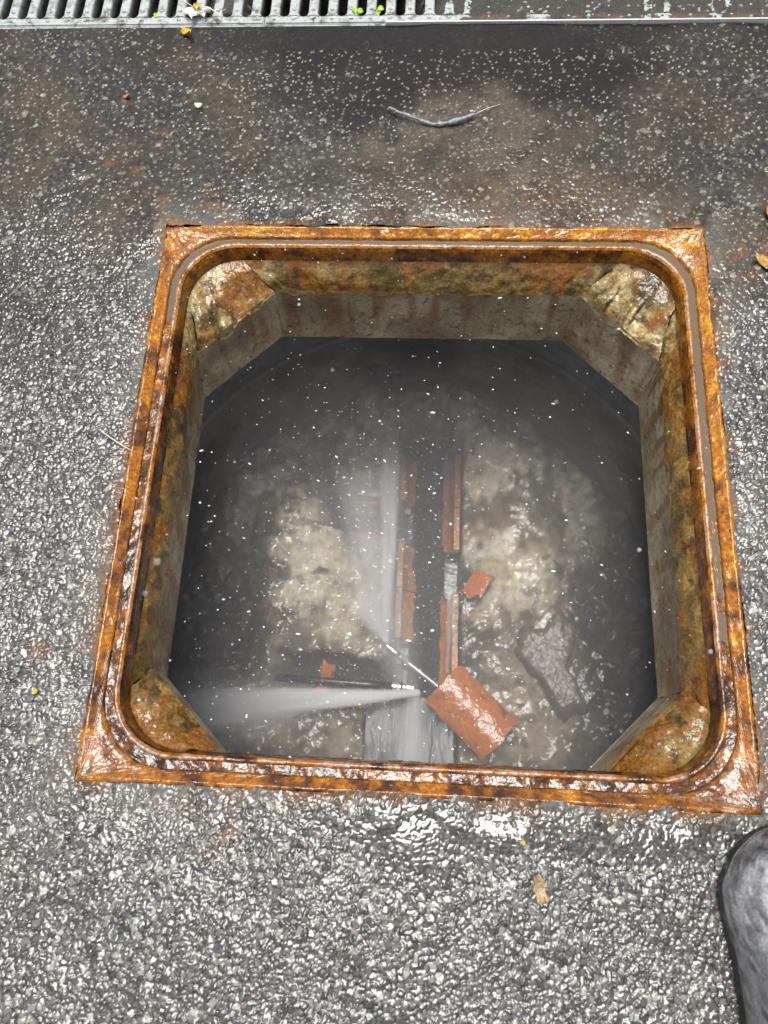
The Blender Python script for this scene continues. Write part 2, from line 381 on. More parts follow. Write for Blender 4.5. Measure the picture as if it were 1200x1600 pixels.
def sweep(name, keys, colfun, amp, parent, mat, seed):
    pr = prof_dense(keys); rings = []
    for (u, z, r) in pr:
        L_ = rr_loop(u, r, NS, NA); rings.append(np.concatenate([L_, np.full((len(L_), 1), z)], 1))
    V = np.array(rings)                                     # (profile, around, 3)
    dT = np.roll(V, -1, 1)-np.roll(V, 1, 1); dP = np.gradient(V, axis=0)
    Nn = np.cross(dT, dP); ln = np.linalg.norm(Nn, axis=-1, keepdims=True); Nn = np.where(ln > 1e-9, Nn/np.maximum(ln, 1e-9), [0, 0, 1.])
    Nn = np.where(Nn[..., 2:3] < -.05, -Nn, Nn)
    nz = (fbm(V, 55, 3, seed)-.5)*1.2 + (fbm(V, 220, 2, seed+9)-.5)*.6
    U = np.array([p[0] for p in pr])[:, None]+0*V[..., 0]; Z = V[..., 2].copy()
    V = V + Nn*(nz*amp)[..., None]
    if name == 'outer_flange':                              # grit packed on the corner plates
        cn = sst(.335, .37, np.minimum(np.abs(V[..., 0]), np.abs(V[..., 1]-.4))); V[..., 2] += cn*(.0085*(fbm(V, 95, 3, 79)-.5)-.001)
    if name == 'groove_floor':                              # silted up towards the near and left sides
        dry = np.clip(sst(.25, .02, V[..., 1])*1. + sst(-.30, -.345, V[..., 0])*sst(.75, .55, V[..., 1]) + .6*sst(.32, .35, V[..., 0])*sst(.5, .35, V[..., 1]), 0, 1)
        V[..., 2] += .0085*dry*(.55+.9*(fbm(V, 45, 3, 77)-.3))
    col = colfun(V, U, Z)
    return obj(name, mesh_np(name, V, grid_faces(len(pr), V.shape[1], wrap_m=True)[:, ::-1], col), mat, parent)
DK, RED, ORG, YEL, PNK = C3(.026, .011, .005), C3(.095, .030, .006), C3(.34, .118, .006), C3(.56, .27, .016), C3(.38, .21, .12)
def rustmix(V, bias, seed):
    a = .5*fbm(V, 30, 4, seed)+.5*fbm(V, 75, 3, seed+2)+bias; b_ = fbm(V, 150, 3, seed+5)
    c = lerp(DK+0*V, RED, sst(.14, .32, a)); c = lerp(c, ORG, sst(.34, .54, a*.75+b_*.25)); c = lerp(c, YEL, sst(.55, .70, a*.6+b_*.4))
    return c
def far_bias(V):                                            # the far and right sides are fresher orange, the near left browner
    return .17*sst(.15, .85, V[..., 1]+.45*V[..., 0])-.145
def c_flange(V, U, Z):
    c = rustmix(V, far_bias(V)+.06, 301)
    corner = sst(.006, .02, np.minimum(HW-np.abs(V[..., 0]), HW-np.abs(V[..., 1]-.4)))*0
    grit = sst(.30, .36, np.minimum(np.abs(V[..., 0]), np.abs(V[..., 1]-.4)))*sst(.4, .6, fbm(V, 80, 3, 311))
    return lerp(c, PNK*.9+0*c, np.clip(grit*.45+corner, 0, 1))
def c_ridge(V, U, Z):
    c = rustmix(V, far_bias(V), 321); return lerp(c, PNK+0*c, sst(.40, .60, fbm(V, 45, 3, 331))*.75)  # pale pink mottling paints wet glints into the ridge colour
def c_skirt(V, U, Z):
    return rustmix(V, far_bias(V)-.06, 341)
frame = thing('manhole_casting', 'rusty orange square iron manhole frame set in the wet asphalt', 'manhole frame', (0, 0, 0))
sweep('outer_flange', [(.0, -.03, .0005), (.0, .0015, .0005), (.004, .003, .001), (.012, -.002, .045), (.0165, -.0045, .085), (.0185, -.014, .088)], c_flange, .0026, frame, M['rust'], 201)
sweep('groove_floor', [(.0175, -.0135, .088), (.0285, -.0135, .082)], c_skirt, .0010, frame, M['rust'], 211)
sweep('seal_ridge', [(.0270, -.0145, .085), (.0280, -.005, .084), (.0300, -.0015, .082), (.0330, -.0015, .080), (.0355, -.0045, .0785)], c_ridge, .0018, frame, M['rust'], 221)
sweep('skirt', [(.0355, -.0045, .0785), (.0375, -.010, .077), (.039, -.034, .077)], c_skirt, .0014, frame, M['rust'], 231)
# water standing in the groove
rings = [np.concatenate([rr_loop(u, .086, NS, NA), np.full((4*(NS+NA), 1), -.0092)], 1) for u in (.0155, .0185, .022, .0255, .0285)]
V = np.array(rings)
tag(obj('groove_water', mesh_np('groove_water', V, grid_faces(5, V.shape[1], wrap_m=True)[:, ::-1]), M['gwater']), 'thin muddy water lying in the groove of the rusty frame', kind='structure')

# ================================================================== CONCRETE NECK
neck = thing('manhole_neck', 'octagonal stained concrete neck below the rusty frame', 'concrete neck', (0, .38, -.2))
OFF = np.array([0, .38, -.2])
def octo(xl, xr, yn, yf, ch):
    return np.array([(xl+ch, yn), (xr-ch, yn), (xr, yn+ch), (xr, yf-ch), (xr-ch, yf), (xl+ch, yf), (xl, yf-ch), (xl, yn+ch)])
TOP = octo(-.352, .347, .030, .735, .112); BOT = octo(-.374, .350, .024, .735, .122)
ZT, ZB = -.070, -.205
def c_conc(V, up, seed):
    c = lerp(C3(.34, .275, .155), C3(.50, .425, .28), sst(.35, .65, fbm(V, 14, 4, seed)))
    c = lerp(c, C3(.15, .12, .07), sst(.48, .66, fbm(V, 9, 4, seed+3))*.75)
    sv = V*[1, 1, .10]; st = sst(.48, .61, fbm(sv, 40, 3, seed+6))*sst(-.25, .9, up+.4*fbm(sv, 20, 2, seed+8))
    c = lerp(c, C3(.20, .085, .018), st*.75)
    pits = sst(.64, .72, fbm(V, 150, 2, seed+9)); c = lerp(c, C3(.05, .04, .03), pits*.7)
    return c
def patch(A, B, n, m, ztop, zbot, name, mat, colfun, amp, bulge=0., seed=0, freq=40):
    """surface between curve A (top) and B (bottom)"""
    tt = np.linspace(0, 1, m)[None, :, None]
    V = A[:, None, :]*(1-tt)+B[:, None, :]*tt
    dI = np.gradient(V, axis=0); dJ = np.gradient(V, axis=1); Nn = np.cross(dI, dJ); Nn /= np.maximum(np.linalg.norm(Nn, axis=-1, keepdims=True), 1e-9)
    env = np.minimum(1, 6*np.minimum(tt, 1-tt))[..., 0]
    ctr = np.array([0, .38, 0]); sgn = np.sign(((ctr-V)*Nn*[1, 1, 0]).sum(-1) + Nn[..., 2]*.001); s0 = np.sign(sgn.mean()) or 1
    nz = (fbm(V, freq, 4, seed)-.5)*2*amp + bulge*np.sin(np.pi*tt[..., 0])
    V = V + Nn*s0*(nz*(.3+.7*env))[..., None]
    c = colfun(V, 1-tt[..., 0]+0*V[..., 0])
    me = mesh_np(name, V-OFF, grid_faces(len(A), m)[:, ::-1] if s0 < 0 else grid_faces(len(A), m), c)
    return obj(name, me, mat, neck)
def seg(a, b_, n, z):
    t = np.linspace(0, 1, n)[:, None]; p = np.array(a)*(1-t)+np.array(b_)*t
    return np.concatenate([p, np.full((n, 1), z)], 1)
for k in range(8):
    a0, a1 = TOP[k], TOP[(k+1) % 8]; b0, b1 = BOT[k], BOT[(k+1) % 8]
    n = int(np.linalg.norm(a1-a0)/.003)
    patch(seg(a0, a1, n, ZT), seg(b0, b1, n, ZB), n, 46, 0, 0, 'wall_panel', M['concrete'], lambda V, up, k=k: c_conc(V, up, 401+k*13), .0028, seed=501+k*7, freq=30)
# mortar between skirt and neck
sk = rr_loop(.0390, .077, 60, 40)
skz = -.0300
def c_mort(V, seed, rusty):
    a = fbm(V, 24, 4, seed)
    pale_ = sst(.02, .10, V[..., 1]-.56)*sst(.20, .27, np.abs(V[..., 0]))
    c = lerp(C3(.10, .062, .018), C3(.26, .165, .050), sst(.32, .64, .5*a+.5*fbm(V, 70, 3, seed+2)))
    c = lerp(c, C3(.46, .36, .17), pale_*sst(.40, .56, .6*a+.4*fbm(V, 90, 3, seed+5))*.9)
    c = lerp(c, C3(.24, .095, .016), sst(.50-rusty, .70-rusty, fbm(V, 30, 4, seed+4))*.92)
    c = lerp(c, C3(.07, .040, .018), sst(.58, .70, fbm(V, 60, 3, seed+8))*.8)
    return c
per = 100
for k in range(4):
    A = sk[k*per:k*per+61]; A = np.concatenate([A, np.full((len(A), 1), skz)], 1)
    t = np.linspace(0, 1, 61*3); A = np.stack([np.interp(t, np.linspace(0, 1, len(A)), A[:, q]) for q in range(3)], 1)
    o0, o1 = TOP[(2*k) % 8], TOP[(2*k+1) % 8]
    B = seg(o0, o1, len(A), ZT); B[:, 2] += -.002-.012*sst(.45, .7, fbm(B, 30, 3, 681+k)); B[:, :2] += (np.array([0, .38])-B[:, :2])*.005
    patch(A, B, len(A), 22, 0, 0, 'mortar_bed', M['mortar'], lambda V, up, k=k: c_mort(V, 601+k*11, .05 if k != 3 else 0.), .004, .003, seed=621+k, freq=55)
    idx = (np.arange(k*per+60, k*per+101)) % 400
    A = sk[idx]; A = np.concatenate([A, np.full((len(A), 1), skz)], 1)
    t = np.linspace(0, 1, 90); A = np.stack([np.interp(t, np.linspace(0, 1, len(A)), A[:, q]) for q in range(3)], 1)
    o0, o1 = TOP[(2*k+1) % 8], TOP[(2*k+2) % 8]
    B = seg(o0, o1, len(A), ZT); B[:, 2] += -.003-.016*sst(.45, .7, fbm(B, 30, 3, 671+k)); B[:, :2] += (np.array([0, .38])-B[:, :2])*.006
    def cc(V, up, k=k):
        c = c_mort(V, 651+k*11, [.15, .0, .06, .15][k])
        if k == 1:                                          # cracks in the far right corner
            q = V[..., 0]*.8-V[..., 1]*.6; w_ = np.abs(((q+.010*fbm(V, 60, 2, 9))*22) % 1-.5)
            c = lerp(c, C3(.03, .018, .01), sst(.06, .02, w_)*sst(.4, .55, fbm(V, 22, 2, 44)))
        return c
    patch(A, B, len(A), 44, 0, 0, 'corner_mortar', M['mortar'], cc, .009, .006, seed=661+k, freq=34)

# ================================================================== CHAMBER
chamber = thing('manhole_chamber', 'deep round concrete chamber with benching and clay channel below the neck', 'manhole chamber', (-.02, .38, -.9))
CO = np.array([-.02, .38, -.9]); CR = .525
th = np.linspace(0, 2*np.pi, 240, endpoint=False)
zz = np.concatenate([np.linspace(-.203, -.44, 30), [-.4445, -.447, -.4495, -.452], np.linspace(-.455, -.95, 60)])
TH, ZZ = np.meshgrid(th, zz, indexing='ij')
joint = np.exp(-((ZZ+.448)/.003)**2)
Rr = CR + .006*joint - .004*(ZZ < -.45) + .006*(fbm(np.stack([np.cos(TH)*.5, np.sin(TH)*.5, ZZ], -1), 9, 3, 701)-.5)
V = np.stack([CO[0]+Rr*np.cos(TH), CO[1]+Rr*np.sin(TH), ZZ], -1)
c = lerp(C3(.36, .36, .355), C3(.46, .46, .45), fbm(V, 8, 3, 711))
dirt = sst(-.40, -.50, ZZ+.06*(fbm(V, 10, 3, 721)-.5))
c = lerp(c, lerp(C3(.14, .12, .095), C3(.38, .33, .25), sst(.42, .66, fbm(V, 9, 4, 731))), dirt*.9)
slime = dirt*sst(.10, .5, .75-V[..., 1]+.1)*sst(.15, .35, np.abs(V[..., 0])) * sst(.3, .55, fbm(V, 11, 3, 741)+.12)
c = lerp(c, C3(.03, .028, .026), slime*.75)
c = lerp(c, C3(.03, .03, .03), joint*.6)
obj('chamber_wall', mesh_np('chamber_wall', V-CO, grid_faces(240, len(zz), wrap_n=True), c), M['wall'], chamber)
# cover slab soffit from octagon to wall
per8 = []
for k in range(8):
    for t in np.arange(30)/30: per8.append(BOT[k]*(1-t)+BOT[(k+1) % 8]*t)
per8 = np.array(per8); ang = np.arctan2(per8[:, 1]-CO[1], per8[:, 0]-CO[0])
outer = np.stack([CO[0]+(CR+.02)*np.cos(ang), CO[1]+(CR+.02)*np.sin(ang)], 1)
V = np.stack([np.concatenate([per8, np.full((240, 1), ZB+.001)], 1), np.concatenate([outer, np.full((240, 1), ZB+.001)], 1)])
obj('slab_soffit', mesh_np('slab_soffit', V-CO, grid_faces(2, 240, wrap_m=True), np.full((480, 3), .2)), M['concrete'], chamber)
# benching with the channel cut through it
n = 340
bx = np.linspace(CO[0]-CR-.01, CO[0]+CR+.01, n); by = np.linspace(CO[1]-CR-.01, CO[1]+CR+.01, n)
X, Y = np.meshgrid(bx, by, indexing='ij'); P0 = np.stack([X, Y, 0*X], -1)
CHX = .012
wob = .006*(fbm(P0, 30, 3, 801)-.5)
d = np.abs(X-CHX)+wob
rise = np.clip((d-.085)/.44, 0, 1)
z = -.795 + .085*rise**1.2 + .13*sst(.62, .90, Y)*sst(.5, 0, d*1.3)*.9
wallr = np.hypot(X-CO[0], Y-CO[1])/CR
z = z + (.055+.10*sst(.55, .95, wallr))*(fbm(P0, 7, 4, 811)-.5) + .012*(fbm(P0, 36, 3, 821)-.5)
lump = np.exp(-(((X+.30)/.10)**2+((Y-.50)/.20)**2))*.085 + np.exp(-(((X-.19)/.09)**2+((Y-.58)/.15)**2))*.075 + np.exp(-(((X-.28)/.07)**2+((Y-.36)/.14)**2))*.05
z = z + lump
rubble_c = cells(X, Y, .035, 831)
rub = np.clip(1-(rubble_c[0]/.55)**2, 0, 1)*(.3+.7*rubble_c[2])
rmask = np.clip(np.exp(-(((X-.40)/.13)**2+((Y-.40)/.26)**2)) + .8*np.exp(-(((X+.42)/.09)**2+((Y-.30)/.2)**2)), 0, 1)
z = z + .030*rub*rmask - .03*rmask
# flat broken slab on the right
sl_m = ((X*.62+Y*.78) > .36) & ((X*.62+Y*.78) < .47) & ((X*.78-Y*.62) > -.02) & ((X*.78-Y*.62) < .17)
z = np.where(sl_m, z*.25+.75*(-.742+.10*(X-.27)), z)
chan = np.maximum(sst(.080, .074, d)*sst(.80, .785, Y), sst(-.124, -.112, X+wob*4)*sst(.080, .072, X+wob*3)*sst(.190, .184, Y))
z = z*(1-chan) + chan*(-.905)
br1 = sst(.050, .042, np.abs(Y-.604)+wob)*sst(-.25, -.19, X)*sst(0., -.03, X); z = z*(1-br1)+br1*(-.88)
br2 = sst(.056, .040, np.abs(Y-.215)+wob*4)*sst(-.34, -.22, X)*sst(0., -.03, X); z = z*(1-br2)+br2*(-.88)
V = np.stack([X, Y, z], -1)
a = fbm(P0, 9, 5, 841); b_ = fbm(P0, 38, 4, 851)
c = lerp(C3(.13, .108, .080), C3(.31, .255, .18), sst(.35, .62, a*.6+b_*.4))
cream = np.clip(1.2*np.exp(-(((X+.30)/.16)**2+((Y-.50)/.24)**2)) + 1.2*np.exp(-(((X-.18)/.12)**2+((Y-.60)/.17)**2)) + .85*np.exp(-(((X-.37)/.14)**2+((Y-.68)/.14)**2)) + .35*np.exp(-(((X-.2)/.1)**2+((Y-.4)/.1)**2)), 0, 1)
c = lerp(c, C3(.70, .63, .48), cream*sst(.30, .52, b_*.40+a*.60)*.95)
dkp = sst(.54, .66, fbm(P0*[1, .6, 1], 11, 4, 867)); c = lerp(c, C3(.060, .050, .038), dkp*.75)
c = lerp(c, C3(.30, .17, .05), sst(.60, .70, fbm(P0, 17, 3, 861))*cream*.5)
rm2 = np.clip(1.3*np.exp(-(((X-.45)/.12)**2+((Y-.32)/.26)**2)) + 1.3*np.exp(-(((X+.46)/.11)**2+((Y-.28)/.26)**2)) + .8*np.exp(-(((X+.1)/.5)**2+((Y+.08)/.10)**2)), 0, 1)
blk = np.clip(rm2*1.35*sst(.3, .5, a*.5+b_*.5+.05) + np.exp(-(((X-.10)/.04)**2+((Y-.45)/.055)**2)), 0, 1)
c = lerp(c, C3(.016, .015, .013), blk*.93)
c = lerp(c, C3(.02, .02, .02), np.clip(chan+br1+br2*.7, 0, 1)*.8)
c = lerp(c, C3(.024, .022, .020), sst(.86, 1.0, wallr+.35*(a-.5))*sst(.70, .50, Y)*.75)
c = lerp(c, C3(.02, .018, .016), sst(.64, .72, fbm(P0, 40, 3, 871))*.5)
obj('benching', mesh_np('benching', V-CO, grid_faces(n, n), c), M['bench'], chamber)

def shell(name, a0, a1, y0, y1, ri, ro, cx, cz, mat, parent, off, axis='y', jag=(0, 0), seed=1, na=12, nl=16):
    """a piece of clay half pipe between angles a0..a1 (0 = +side rim, 180 = -side rim, 270 below), closed solid, ragged ends"""
    A = np.radians(np.linspace(a0, a1, na)); L_ = np.linspace(0, 1, nl)
    AA, LL = np.meshgrid(A, L_, indexing='ij')
    e0 = y0 + jag[0]*(vn(np.stack([AA*3, AA*0, AA*0+seed], -1), 1.5, seed)-.2); e1 = y1 - jag[1]*(vn(np.stack([AA*3, AA*0, AA*0+seed+5], -1), 1.5, seed+3)-.2)
    yy = e0+(e1-e0)*LL; layers = []
    for r in (ri, ro):
        q = np.stack([np.cos(AA)*r, yy, np.sin(AA)*r], -1); layers.append(q + ((fbm(q, 60, 2, seed)-.5)*.003)[..., None] + np.array([0, 0, 1])*((fbm(q, 22, 2, seed+4)-.5)*.010)[..., None])
    Vv = np.concatenate([l.reshape(-1, 3) for l in layers]); m_ = na*nl
    G = grid_faces(na, nl); F_ = [tuple(f) for f in G]+[tuple(f[::-1]+m_) for f in G]
    for i in range(na-1):
        F_ += [(i*nl, i*nl+m_, (i+1)*nl+m_, (i+1)*nl), (i*nl+nl-1, (i+1)*nl+nl-1, (i+1)*nl+nl-1+m_, i*nl+nl-1+m_)]
    for j in range(nl-1):
        F_ += [(j, j+1, j+1+m_, j+m_), ((na-1)*nl+j, (na-1)*nl+j+m_, (na-1)*nl+j+1+m_, (na-1)*nl+j+1)]
    if axis == 'x': Vv = Vv[:, [1, 0, 2]]
    Vv = Vv + np.array([cx, 0, cz]) if axis == 'y' else Vv + np.array([0, cx, cz])
    me = bpy.data.meshes.new(name); me.from_pydata([tuple(v-off) for v in Vv], [], F_); recalc(me)
    for q in me.polygons: q.use_smooth = True
    try:
        me.set_sharp_from_angle(angle=math.radians(40))
    except Exception: pass
    return obj(name, me, mat, parent)
RI, RO, CZ = .060, .073, -.822
for (y0, y1, j) in ((.315, .438, (.03, .0)), (.441, .560, (0, .02)), (.655, .78, (.02, 0))):      # left wall of the channel
    shell('channel_piece', 176, 268, y0, y1, RI, RO, CHX, CZ, M['clay'], chamber, CO, jag=j, seed=int(y0*100))
for (y0, y1, j) in ((.20, .43, (.02, .03)), (.52, .640, (.04, 0)), (.643, .78, (0, 0))):           # right wall
    shell('channel_piece', 272, 366, y0, y1, RI, RO, CHX, CZ, M['clay'], chamber, CO, jag=j, seed=int(y0*100)+3)
for (y0, y1, a0, a1) in ((-.20, -.065, 0, 88), (-.19, -.075, 92, 180)):                            # side branch channel
    shell('branch_piece', 180+a0, 180+a1, y0, y1, .038, .052, .604, -.815, M['clay'], chamber, CO, axis='x', jag=(.02, .01), seed=int(a0)+40)
shell('branch_piece', 180, 262, -.22, -.07, .046, .060, .215, -.822, M['clay'], chamber, CO, axis='x', jag=(.02, .02), seed=77)
# pipe running out through the far wall
shell('outlet_pipe', 0, 359.5, .790, 1.0, .062, .069, CHX, -.812, M['clay'], chamber, CO, jag=(.008, 0), seed=90, na=36)
# flowing water
def water_sheet(name, x0, x1, y0, y1, zf, mat, label, nx=20, ny=120, amp=.003, freq=40):
    xs = np.linspace(x0, x1, nx); ys = np.linspace(y0, y1, ny); X, Y = np.meshgrid(xs, ys, indexing='ij'); P = np.stack([X, Y*.5, 0*X], -1)
    V = np.stack([X, Y, zf + amp*(fbm(P, freq, 3, 900)-.5)*2], -1)
    return tag(obj(name, mesh_np(name, V, grid_faces(nx, ny)), mat), label, kind='structure')
water_sheet('channel_water', CHX-.040, CHX+.040, .185, .99, -.871, M['cwater'], 'dark shallow water running along the clay channel', amp=.004)
water_sheet('branch_water', -.28, -.04, .565, .642, -.846, M['cwater'], 'dark water lying in the small side branch', nx=40, ny=20)
water_sheet('branch_water', -.30, -.04, .165, .266, -.856, M['cwater'], 'dark water in the near side branch under the jetting hose', nx=60, ny=20)
water_sheet('turbid_water', CHX-.128, CHX+.066, -.13, .186, -.812, M['fwater'], 'grey turbid water filling the near end of the channel', amp=.004, freq=18)
# film of rippled water over the broken slab
pp = [(.196, .298), (.235, .345), (.30, .372), (.335, .33), (.318, .26), (.345, .185), (.305, .165), (.27, .215), (.225, .262)]
bmx = np.array(pp); ctr = bmx.mean(0); rg = []
dense = np.array([np.array(pp[i])*(1-t)+np.array(pp[(i+1) % len(pp)])*t for i in range(len(pp)) for t in np.arange(10)/10])
wv = .8+.75*fbm(np.concatenate([dense, 0*dense[:, :1]], 1), 26, 3, 907)
for s_ in np.linspace(0, 1, 18):
    q = ctr+(dense-ctr)*(max(s_, .01)*wv*.95)[:, None]; rg.append(np.concatenate([q, np.full((len(q), 1), -.729-.040*s_**16)], 1))
V = np.array(rg); V[..., 2] += .10*(V[..., 0]-.27)+.003*(fbm(V, 60, 2, 911)-.5)
tag(obj('slab_water', mesh_np('slab_water', V, grid_faces(18, V.shape[1], wrap_m=True)[:, ::-1]), M['puddle']), 'rippled film of water over the slab on the right benching', kind='structure')

# ------------------------------------------------------------------ loose clay fragments
def clay_fragment(name, ang, ri, ro, length, loc, rot, label, jag, seed):
    o = shell(name, ang[0], ang[1], 0, length, ri, ro, 0, 0, M['shard'], None, np.zeros(3), jag=jag, seed=seed, na=16, nl=20)
    o.location = loc; o.rotation_euler = tuple(math.radians(r) for r in rot)
    return tag(o, label, 'clay fragment', 'broken pieces of clay pipe')
clay_fragment('clay_fragment', (42, 138), .060, .074, .176, (.053, .217, -.800), (2, 3, -133), 'large curved shard of wet orange clay pipe beside the jet nozzle', (.008, .01), 5)
clay_fragment('clay_fragment', (70, 108), .060, .074, .070, (.172, .468, -.815), (-14, 20, 145), 'small glinting clay shard on the right benching above the large shard', (.03, .03), 15)
clay_fragment('clay_fragment', (50, 75), .060, .076, .095, (-.255, .180, -.825), (6, 10, -8), 'narrow upright clay sliver left of the jetting hose', (.02, .02), 25)

# ------------------------------------------------------------------ jetting hose, nozzle and water jets
hose = thing('jetting_hose', 'black jetting hose with bright steel nozzle lying in the chamber', 'hose', (-.02, .2, -.74))
HO = np.array([-.02, .2, -.74])
pts = np.array([(-.53, .232, -.80), (-.45, .222, -.782), (-.36, .214, -.765), (-.28, .210, -.752), (-.20, .207, -.745), (-.12, .204, -.741), (-.052, .2015, -.740)])
obj('hose_line', tube('hose_line', pts-HO, .0085, 14), M['rubber'], hose)
npz = np.array([(-.058, .2018, -.740), (-.057, .2018, -.740), (-.050, .2015, -.740), (-.046, .2013, -.740), (-.030, .2005, -.740), (-.026, .2003, -.74), (-.012, .199, -.740), (-.010, .1988, -.740), (-.002, .198, -.740)])
noz = obj('nozzle', tube('nozzle', npz-HO, [.009, .0115, .0115, .0098, .0098, .0118, .0118, .009, .005], 18, smooth=False), M['steel'], hose)
obj('collar', tube('collar', np.array([(-.040, .2008, -.740), (-.0395, .2008, -.740), (-.0345, .2006, -.74), (-.034, .2006, -.74)])-HO, [.0098, .0108, .0108, .0098], 18), M['rubber'], noz)
lance = thing('lance', 'thin steel lance tip pointing up left from the large clay shard', 'lance', (.03, .214, -.752))
LO = np.array([.03, .214, -.752])
la, lb = np.array((.045, .204, -.756)), np.array((-.078, .292, -.738))
def lp(t): return la+(lb-la)*t
obj('rod', tube('rod', [lp(t)-LO for t in (0, .05, .5, .62)], [.006, .0062, .0058, .0055], 12), M['steel'], lance)
obj('coupling', tube('coupling', [lp(t)-LO for t in (.58, .59, .66, .67, .73, .74)], [.006, .0088, .0088, .007, .007, .0055], 12, smooth=False), M['steel'], lance)
obj('tip', tube('tip', [lp(t)-LO for t in (.72, .80, .84, .96, 1.)], [.006, .0072, .0060, .0050, .003], 12), M['steel'], lance)

def vol_mat(name, L_, r0, r1, dens, fall, nscale, streak=.10):
    m = bpy.data.materials.new(name); m.use_nodes = True; t = m.node_tree; t.nodes.clear(); L = t.links.new
    o = t.nodes.new('ShaderNodeOutputMaterial'); v = t.nodes.new('ShaderNodeVolumePrincipled'); L(v.outputs[0], o.inputs['Volume'])
    v.inputs['Color'].default_value = (.97, .975, .985, 1); v.inputs['Anisotropy'].default_value = -.3
    tc = N(t, 'ShaderNodeTexCoord'); sp = N(t, 'ShaderNodeSeparateXYZ'); L(tc.outputs['Object'], sp.inputs[0])
    def mth(op, a, b_=None, c=None):
        n_ = N(t, 'ShaderNodeMath', operation=op)
        for i, q in enumerate((a, b_, c)):
            if q is None: continue
            if isinstance(q, (int, float)): n_.inputs[i].default_value = q
            else: L(q, n_.inputs[i])
        return n_.outputs[0]
    tz = mth('DIVIDE', sp.outputs['Z'], L_)
    rad = mth('MULTIPLY_ADD', tz, r1-r0, r0)
    rr = mth('DIVIDE', mth('SQRT', mth('ADD', mth('MULTIPLY', sp.outputs['X'], sp.outputs['X']), mth('MULTIPLY', sp.outputs['Y'], sp.outputs['Y']))), rad)
    e = mth('MAXIMUM', mth('SUBTRACT', 1., mth('MULTIPLY', rr, rr)), 0.); e = mth('POWER', e, 2.4)
    ax = mth('POWER', mth('MAXIMUM', mth('SUBTRACT', 1., tz), 0.), fall)
    mp = N(t, 'ShaderNodeMapping'); L(tc.outputs['Object'], mp.inputs['Vector']); mp.inputs['Scale'].default_value = (1, 1, streak)
    nz = N(t, 'ShaderNodeTexNoise', Scale=nscale, Detail=3.); L(mp.outputs[0], nz.inputs['Vector'])
    nn = mth('MULTIPLY_ADD', nz.outputs['Fac'], 5.0, -1.7); nn = mth('MAXIMUM', nn, .05)
    L(mth('MULTIPLY', mth('MULTIPLY', mth('MULTIPLY', e, ax), nn), dens), v.inputs['Density'])
    return m
def jet(name, a, b_, r0, r1, dens, fall, label, nscale=60):
    a, b_ = np.array(a), np.array(b_); L_ = float(np.linalg.norm(b_-a))
    me = tube(name, [(0, 0, 0), (0, 0, L_*.33), (0, 0, L_*.66), (0, 0, L_)], [r0, r0+(r1-r0)*.33, r0+(r1-r0)*.66, r1], 24)
    o = obj(name, me, vol_mat(name+'_mist', L_, r0, r1, dens, fall, nscale))
    o.location = tuple(a); o.rotation_euler = Vector(tuple(b_-a)).to_track_quat('Z', 'Y').to_euler()
    return tag(o, label, 'water jet', kind=None)
jet('water_jet', (.002, .190, -.728), (-.52, .128, -.700), .008, .058, 900, 1.0, 'broad white water jet spraying left from the hose nozzle')
jet('water_jet', (-.076, .296, -.730), (-.086, .80, -.740), .008, .040, 520, 1.4, 'long upright plume of spray rising from the lance tip')
jet('water_jet', (-.072, .292, -.732), (-.14, .42, -.68), .007, .085, 105, 1.7, 'short puff of spray bursting from the lance tip')
jet('water_jet', (-.03, .200, -.745), (-.15, .66, -.66), .05, .15, 9, .3, 'wide faint haze of spray over the left benching', 20)
jet('water_jet', (-.008, .192, -.735), (-.025, -.10, -.755), .02, .085, 42, .35, 'grey veil of spray falling forward from the nozzle', 40)
jet('water_jet', (-.20, .170, -.725), (-.50, .10, -.60), .03, .15, 11, .5, 'loose cloud of spray where the left jet breaks up', 30)
jet('water_jet', (.060, .235, -.735), (.070, .50, -.77), .006, .020, 75, .7, 'thin streak of spray along the right wall of the channel')

# thin mist hanging in the chamber
mm_ = bpy.data.materials.new('chamber_mist'); mm_.use_nodes = True; t = mm_.node_tree; t.nodes.clear()
v_ = t.nodes.new('ShaderNodeVolumePrincipled'); o_ = t.nodes.new('ShaderNodeOutputMaterial'); t.links.new(v_.outputs[0], o_.inputs['Volume'])
v_.inputs['Color'].default_value = (.95, .96, .985, 1); v_.inputs['Density'].default_value = .52
tag(obj('mist', tube('mist', [(CO[0], CO[1], -.93), (CO[0], CO[1], -.215)], CR-.012, 48), mm_), 'thin pale mist of spray hanging in the chamber', 'mist', kind='stuff')

